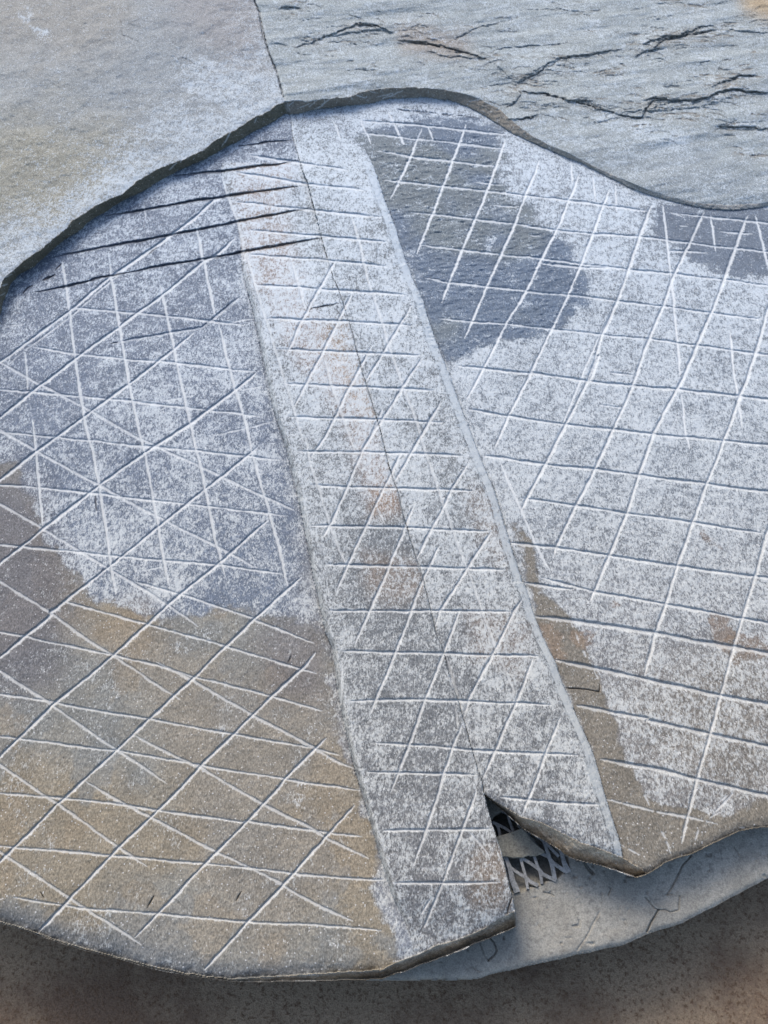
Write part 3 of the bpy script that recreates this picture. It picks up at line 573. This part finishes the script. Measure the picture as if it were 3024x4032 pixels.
def simple_mat(name, c1, c2, c3, scales, rough=.9, bump=.5, spots=None, bd=.002):
    m = bpy.data.materials.new(name); m.use_nodes = True; n = m.node_tree; L = n.links
    b = n.nodes['Principled BSDF']; b.inputs['Roughness'].default_value = rough; b.inputs['Specular IOR Level'].default_value = .2
    tc = n.nodes.new('ShaderNodeTexCoord')
    def noise(s, d):
        x = n.nodes.new('ShaderNodeTexNoise'); x.inputs['Scale'].default_value = s; x.inputs['Detail'].default_value = d; x.inputs['Roughness'].default_value = .62; L.new(tc.outputs['Object'], x.inputs['Vector']); return x
    a, f = noise(scales[0], 9), noise(scales[1], 5); a.inputs['Roughness'].default_value = .7
    r = n.nodes.new('ShaderNodeValToRGB'); r.color_ramp.elements[0].position = .42; r.color_ramp.elements[1].position = .58
    r.color_ramp.elements[0].color = (*s2l(c1), 1); r.color_ramp.elements[1].color = (*s2l(c2), 1); L.new(a.outputs[0], r.inputs[0])
    mr = n.nodes.new('ShaderNodeMapRange'); mr.inputs[1].default_value = .50; mr.inputs[2].default_value = .66; L.new(f.outputs[0], mr.inputs[0])
    mx = n.nodes.new('ShaderNodeMix'); mx.data_type = 'RGBA'; L.new(mr.outputs[0], mx.inputs[0]); L.new(r.outputs[0], mx.inputs[6]); mx.inputs[7].default_value = (*s2l(c3), 1)
    col = mx.outputs[2]
    if spots:
        for sc, lim, cc in spots:
            v = n.nodes.new('ShaderNodeTexVoronoi'); v.inputs['Scale'].default_value = sc; L.new(tc.outputs['Object'], v.inputs['Vector'])
            nz = noise(sc * 1.7, 3)
            ad = n.nodes.new('ShaderNodeMath'); ad.operation = 'MULTIPLY_ADD'; L.new(nz.outputs[0], ad.inputs[0]); ad.inputs[1].default_value = .5; L.new(v.outputs['Distance'], ad.inputs[2])
            lt = n.nodes.new('ShaderNodeMapRange'); L.new(ad.outputs[0], lt.inputs[0]); lt.inputs[1].default_value = lim; lt.inputs[2].default_value = lim - .05
            m2 = n.nodes.new('ShaderNodeMix'); m2.data_type = 'RGBA'; L.new(lt.outputs[0], m2.inputs[0]); L.new(col, m2.inputs[6]); m2.inputs[7].default_value = (*s2l(cc), 1); col = m2.outputs[2]
    wh = noise(520, 2); w2 = n.nodes.new('ShaderNodeMapRange'); L.new(wh.outputs[0], w2.inputs[0]); w2.inputs[1].default_value = .3; w2.inputs[2].default_value = .7; w2.inputs[3].default_value = .74; w2.inputs[4].default_value = 1.26
    cc_ = n.nodes.new('ShaderNodeCombineColor')
    for i in range(3): L.new(w2.outputs[0], cc_.inputs[i])
    m3 = n.nodes.new('ShaderNodeMix'); m3.data_type = 'RGBA'; m3.blend_type = 'MULTIPLY'; m3.inputs[0].default_value = 1.0; L.new(col, m3.inputs[6]); L.new(cc_.outputs[0], m3.inputs[7]); col = m3.outputs[2]
    L.new(col, b.inputs['Base Color'])
    bp = n.nodes.new('ShaderNodeBump'); bp.inputs['Strength'].default_value = bump; bp.inputs['Distance'].default_value = bd
    L.new(f.outputs[0], bp.inputs['Height']); L.new(bp.outputs[0], b.inputs['Normal'])
    return m
GROUND = simple_mat('stained_brown_floor', (106, 88, 72), (138, 120, 98), (96, 76, 58), (5, 210), .92, .8, [(230, .23, (70, 56, 44)), (150, .25, (170, 152, 126)), (48, .22, (164, 148, 124)), (24, .25, (176, 166, 146))], .004)
CEMENT = simple_mat('grey_cement', (127, 124, 115), (145, 142, 132), (118, 115, 107), (9, 150), .9, .4, [(95, .27, (98, 96, 88))])
METAL = simple_mat('dusty_galvanised_steel', (130, 130, 128), (150, 150, 146), (112, 112, 110), (30, 200), .6, .15)
CHIP = simple_mat('cement_flake', (122, 119, 108), (134, 131, 119), (104, 101, 92), (20, 180), .9, .3)

# ------------------------------------------------------------------ building meshes
def mesh_obj(name, verts, faces_flat, nper, mat, parent=None):
    me = bpy.data.meshes.new(name); nv = len(verts); nf = len(faces_flat) // nper
    me.vertices.add(nv); me.vertices.foreach_set('co', verts.astype(np.float32).ravel())
    me.loops.add(nf * nper); me.loops.foreach_set('vertex_index', faces_flat.astype(np.int32))
    me.polygons.add(nf); me.polygons.foreach_set('loop_start', np.arange(0, nf * nper, nper, dtype=np.int32))
    me.materials.append(mat); me.update(calc_edges=True)
    o = bpy.data.objects.new(name, me); COL.objects.link(o)
    if parent: o.parent = parent
    return o
def tag(o, label=None, cat=None, group=None, kind=None):
    if label: o['label'] = label
    if cat: o['category'] = cat
    if group: o['group'] = group
    if kind: o['kind'] = kind
    return o
def lattice_part(name, mask_f, VX, VY, VZ, attrs, mat, parent, bottom, skirt_keep=None, undercut=False):
    """quads of the lattice where mask_f is set, plus upright sides down to `bottom` along the real outline"""
    nv, nu = VX.shape
    idx = np.arange(nv * nu).reshape(nv, nu)
    a, b, c, d = idx[:-1, :-1], idx[1:, :-1], idx[1:, 1:], idx[:-1, 1:]
    quads = np.stack([a[mask_f], b[mask_f], c[mask_f], d[mask_f]], 1)
    skirts = []
    whole = skirt_keep if skirt_keep is not None else mask_f
    wp = np.pad(whole, 1); mp = np.pad(mask_f, 1)
    for (di, dj, e0, e1) in ((0, -1, 0, 1), (1, 0, 1, 2), (0, 1, 2, 3), (-1, 0, 3, 0)):
        nb = wp[1 + di:1 + di + mask_f.shape[0], 1 + dj:1 + dj + mask_f.shape[1]]
        bd = mask_f & ~nb
        k = (a, b, c, d)
        skirts.append(np.stack([k[e0][bd], k[e1][bd]], 1))
    sk = np.concatenate(skirts)
    used, inv = np.unique(quads.ravel(), return_inverse=True)
    pos = np.stack([VX.ravel()[used], VY.ravel()[used], VZ.ravel()[used]], 1)
    rem = np.full(nv * nu, -1, np.int64); rem[used] = np.arange(len(used))
    faces = [inv.reshape(-1)]
    extra_src = np.zeros(0, np.int64)
    if len(sk):
        eu, ei = np.unique(sk.ravel(), return_inverse=True)
        zb = np.minimum(bottom, VZ.ravel()[eu] - .001); kz = (CAM_H - zb) / (CAM_H - VZ.ravel()[eu]) if undercut else 1.0
        low = np.stack([VX.ravel()[eu] * kz, VY.ravel()[eu] * kz, zb], 1)
        ei = ei.reshape(-1, 2) + len(used)
        s0, s1 = rem[sk[:, 0]], rem[sk[:, 1]]
        faces.append(np.stack([s1, s0, ei[:, 0], ei[:, 1]], 1).ravel())
        pos = np.vstack([pos, low]); extra_src = eu
    o = mesh_obj(name, pos, np.concatenate(faces), 4, mat, parent)
    src = np.concatenate([used, extra_src])
    for an, arr in attrs.items():
        if arr.ndim == 3:
            at = o.data.attributes.new(an, 'FLOAT_COLOR', 'POINT'); v4 = np.ones((len(src), 4), np.float32); v4[:, :3] = arr.reshape(-1, 3)[src]; at.data.foreach_set('color', v4.ravel())
        else:
            at = o.data.attributes.new(an, 'FLOAT', 'POINT'); at.data.foreach_set('value', arr.ravel()[src].astype(np.float32))
    return o

VX, VY, VZ = ray(U, V, Z)
ATT = {'tone': tone, 'dust_tone': dcol, 'dust': dust, 'powder_lit': pow_lit}
def fm(mk): return mk[:-1, :-1]
inL, inR = fm(in_left), fm(in_right)
upf, stf = fm(is_upper), fm(strip)
def empty(name, loc=(0, 0, 0)):
    o = bpy.data.objects.new(name, None); COL.objects.link(o); o.location = loc; return o
ls = empty('carved_stone'); tag(ls, 'left slate slab with brown lower corner and dark saw cuts under its step', 'carved stone', 'two slate slabs butted along the seam')
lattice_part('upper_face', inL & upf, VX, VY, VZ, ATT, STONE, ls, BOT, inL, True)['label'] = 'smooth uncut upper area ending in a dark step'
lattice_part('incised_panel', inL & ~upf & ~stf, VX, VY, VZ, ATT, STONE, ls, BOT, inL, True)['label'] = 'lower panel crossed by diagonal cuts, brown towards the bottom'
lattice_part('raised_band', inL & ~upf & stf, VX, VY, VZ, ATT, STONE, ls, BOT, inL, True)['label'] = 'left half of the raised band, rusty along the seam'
rs = empty('carved_stone'); tag(rs, 'right slate slab with blue-grey rough cleaved top and a square grid of cuts', 'carved stone', 'two slate slabs butted along the seam')
lattice_part('upper_face', inR & upf, VX, VY, VZ, ATT, STONE, rs, BOT, inR, True)['label'] = 'rough blue-grey cleaved area with brown-edged cracks'
lattice_part('incised_panel', inR & ~upf & ~stf, VX, VY, VZ, ATT, STONE, rs, BOT, inR, True)['label'] = 'panel with a grid of pale cuts and a dark smooth patch'
lattice_part('raised_band', inR & ~upf & stf, VX, VY, VZ, ATT, STONE, rs, BOT, inR, True)['label'] = 'right half of the raised band, pale bevelled edge'

# ------------------------------------------------------------------ cement bed with its hollow
BED = -.042
bu = axis(-500, 1480, 3060, 3700, 3.0, 20.0); bv = axis(600, 3050, 3960, 3960, 3.0, 20.0)
BU, BV = np.meshgrid(bu, bv)
bx, by, _ = ray(BU, BV, BED)
wu_ = BU + 8 * (fbm(bx * 60, by * 60, 3, 201) - .5); wv_ = BV + 8 * (fbm(bx * 60, by * 60, 3, 202) - .5)
edge = P('P -500,3400 0,3500 700,3800 V -400,1060 0,1080 400,1078 800,1078 910,1060 1100,1005 1420,935 1659,885 O 600,910 740,880 880,850 1000,795 1200,730 1330,665 1450,600 1560,545 1659,490 P 3300,3300 3700,3050 3700,600 -500,600')
bmask = inside(wu_, wv_, edge)
bz = BED + .004 * (fbm(bx * 8, by * 8, 3, 203) - .5) + .0012 * (fbm(bx * 90, by * 90, 3, 204) - .5)
hol = P('Q 0,350 240,400 640,700 900,900 1040,1010 1060,1110 1000,1160 940,1215 860,1235 760,1290 680,1310 600,1345 500,1350 300,1300 0,900')
hd = np.where(inside(wu_, wv_, hol), poly_dist(wu_, wv_, np.vstack([hol, hol[:1]])), 0)
deep = np.interp(BV, [3100, 3300, 3480], [.085, .035, .008])
bz -= ss(0, 26, hd) * (deep + .006 * fbm(bx * 40, by * 40, 3, 206))
for s, hw, dp in [('O 1240,370 1190,430 1150,520 1110,582', 3, .0025), ('O 990,598 1035,655 1060,665 1100,668 1125,678 1175,664 1177,590', 2.5, .002), ('O 1100,582 1140,580', 2.5, .0015), ('O 1060,665 1030,720 998,785', 3.2, .004),
                  ('O 740,680 680,800 620,890', 4, .0012), ('V 1020,690 1055,740 1085,810 1060,860 1000,905', 3, .003), ('V 1000,905 960,850 918,740', 3, .0014), ('V 840,955 880,990 940,1005', 3, .0012), ('O 440,575 470,580 490,590', 3, .002), ('O 1470,320 1500,370', 3, .0015), ('O 790,580 805,550 790,540', 3, .002), ('O 660,410 680,440 705,470', 6, .004)]:
    d_ = poly_dist(wu_, wv_, P(s)); bz -= 1.3 * dp * np.clip(1 - (d_ / (hw + .8)) ** 2, 0, 1)
pit = vnoise(bx * 150, by * 150, 210); bz -= .0022 * ss(.80, .95, pit) * ss(.4, .6, vnoise(bx * 30, by * 30, 211)); bz += .0012 * (fbm(bx * 35, by * 35, 4, 212) - .5)
ee = poly_dist(wu_, wv_, edge[:-4]); bz -= .004 * np.exp(-ee / 9.0)
VX2, VY2, VZ2 = ray(BU, BV, bz)
bed = lattice_part('cement_bed', bmask[:-1, :-1], VX2, VY2, VZ2, {}, CEMENT, None, BED - .028)
tag(bed, 'smooth grey cement slab under the carved stones with a thin cracked front edge', 'cement slab')

# ------------------------------------------------------------------ expanded metal lath in the gap
import bmesh
def prism(bm, pts, z, th, tilt=None):
    """flat plate traced on the photo at its own height"""
    def zz(u_, v_): return z if tilt is None else z + tilt(u_, v_)
    top = [bm.verts.new(tuple(float(q_) for q_ in ray(u_, v_, zz(u_, v_)))) for u_, v_ in pts]
    bot = [bm.verts.new((v_.co.x, v_.co.y, v_.co.z - th)) for v_ in top]
    n = len(pts)
    f1 = bm.faces.new(top); f2 = bm.faces.new(bot[::-1])
    for i in range(n): bm.faces.new((top[i], bot[i], bot[(i + 1) % n], top[(i + 1) % n]))
def strand(bm, s, w0, w1, z, th=.0022):
    p = P(s); L = len(p); l = []; r = []
    for i in range(L):
        a = p[max(i - 1, 0)]; b = p[min(i + 1, L - 1)]; t = (b - a) / np.hypot(*(b - a)); n = np.array([-t[1], t[0]])
        hw = (w0 + (w1 - w0) * i / (L - 1)) * .4219 / 2
        l.append(p[i] + n * hw); r.append(p[i] - n * hw)
    up = np.array(l); dn = np.array(r)
    T = []; B = []
    for k in range(L):
        for lst, q_ in ((T, up[k]), (B, dn[k])):
            x, y, zc = ray(q_[0], q_[1], z); lst.append((bm.verts.new((x, y, zc)), bm.verts.new((x, y, zc - th))))
    for k in range(L - 1):
        bm.faces.new((T[k][0], B[k][0], B[k + 1][0], T[k + 1][0])); bm.faces.new((T[k][1], T[k + 1][1], B[k + 1][1], B[k][1]))
        bm.faces.new((T[k][0], T[k + 1][0], T[k + 1][1], T[k][1])); bm.faces.new((B[k][0], B[k][1], B[k + 1][1], B[k + 1][0]))
    for k in (0, L - 1): bm.faces.new((T[k][0], T[k][1], B[k][1], B[k][0]))
def bm_obj(name, bm, mat, parent=None):
    bmesh.ops.recalc_face_normals(bm, faces=bm.faces); me = bpy.data.meshes.new(name); bm.to_mesh(me); bm.free(); me.materials.append(mat)
    o = bpy.data.objects.new(name, me); COL.objects.link(o)
    if parent: o.parent = parent
    return o
bm = bmesh.new(); MZ = -.039
for s, a, b in [('Q 400,860 430,960 470,1050 495,1120 515,1220 545,1290 560,1335', 26, 60), ('Q 430,990 500,1105 570,1155 640,1195 690,1240 755,1272', 24, 34), ('Q 560,900 590,1010 612,1090 640,1190 660,1305', 26, 26),
                ('Q 520,960 600,1015 680,1060 765,1120 800,1165 860,1195 925,1222', 26, 34), ('Q 690,900 720,1000 750,1090 775,1150 792,1255', 26, 28), ('Q 700,900 790,975 850,1000 895,1060 960,1105 1010,1140', 28, 34), ('Q 790,830 818,880 840,950 868,1030 888,1090 912,1210', 26, 40),
                ('Q 940,900 975,970 1000,1060 1020,1110 1040,1150', 24, 60), ('Q 360,690 385,730 402,810 430,960', 26, 26), ('Q 330,680 400,712 445,735 500,775 560,900', 24, 26), ('Q 470,600 492,680 520,760 560,860', 22, 24), ('Q 560,700 620,760 700,850 790,960', 24, 26),
                ('Q 720,800 800,850 850,900 950,1000', 22, 24), ('Q 330,850 400,900 450,1000', 22, 26), ('Q 380,560 470,600 560,680 690,790', 22, 24), ('Q 250,760 330,850', 22, 22)]:
    strand(bm, s, a, b, MZ + .0002 * len(s) / 100)
tag(bm_obj('expanded_metal_lath', bm, METAL), 'grey expanded metal lath with cut ends, in the gap between the stones', 'metal mesh')
# broken flakes
bm = bmesh.new()
prism(bm, P('Q 270,840 400,806 470,785 560,752 595,738 640,768 690,838 740,890 790,930 818,952 806,972 770,982 732,998 705,992 690,1000 672,990 640,1000 618,1012 580,1010 520,1014 470,1000 400,1000 300,1000'), -.031, .006, lambda u_, v_: (v_ - 3330) * -.00003)
fl_ = bm_obj('cement_flake', bm, CHIP)
bv_ = fl_.modifiers.new('bevel', 'BEVEL'); bv_.width = .0008; bv_.segments = 2
tag(fl_, 'broken wedge-shaped cement flake lying on the metal lath in the gap', 'flake')
bm = bmesh.new()
prism(bm, P('Q 180,420 250,430 300,455 350,500 400,540 430,572 400,590 352,610 335,650 315,664 240,680 160,600'), -.036, .018)
f2 = bm_obj('rubble_piece', bm, CHIP)
bv_ = f2.modifiers.new('bevel', 'BEVEL'); bv_.width = .004; bv_.segments = 3
tag(f2, 'small rounded grey cement lump at the narrow top of the gap', 'rubble')

# ------------------------------------------------------------------ floor
GZ = -.15
n = 240; gx = np.linspace(-1, 1, n); GX, GY = np.meshgrid(np.sign(gx) * np.abs(gx) ** 2.2 * 12, np.sign(gx) * np.abs(gx) ** 2.2 * 12)
gz = GZ + .003 * (fbm(GX * 9, GY * 9, 3, 300) - .5)
gr_ = lattice_part('ground', np.ones((n - 1, n - 1), bool), GX, GY[::-1], gz, {}, GROUND, None, GZ - .01)
tag(gr_, kind='structure')
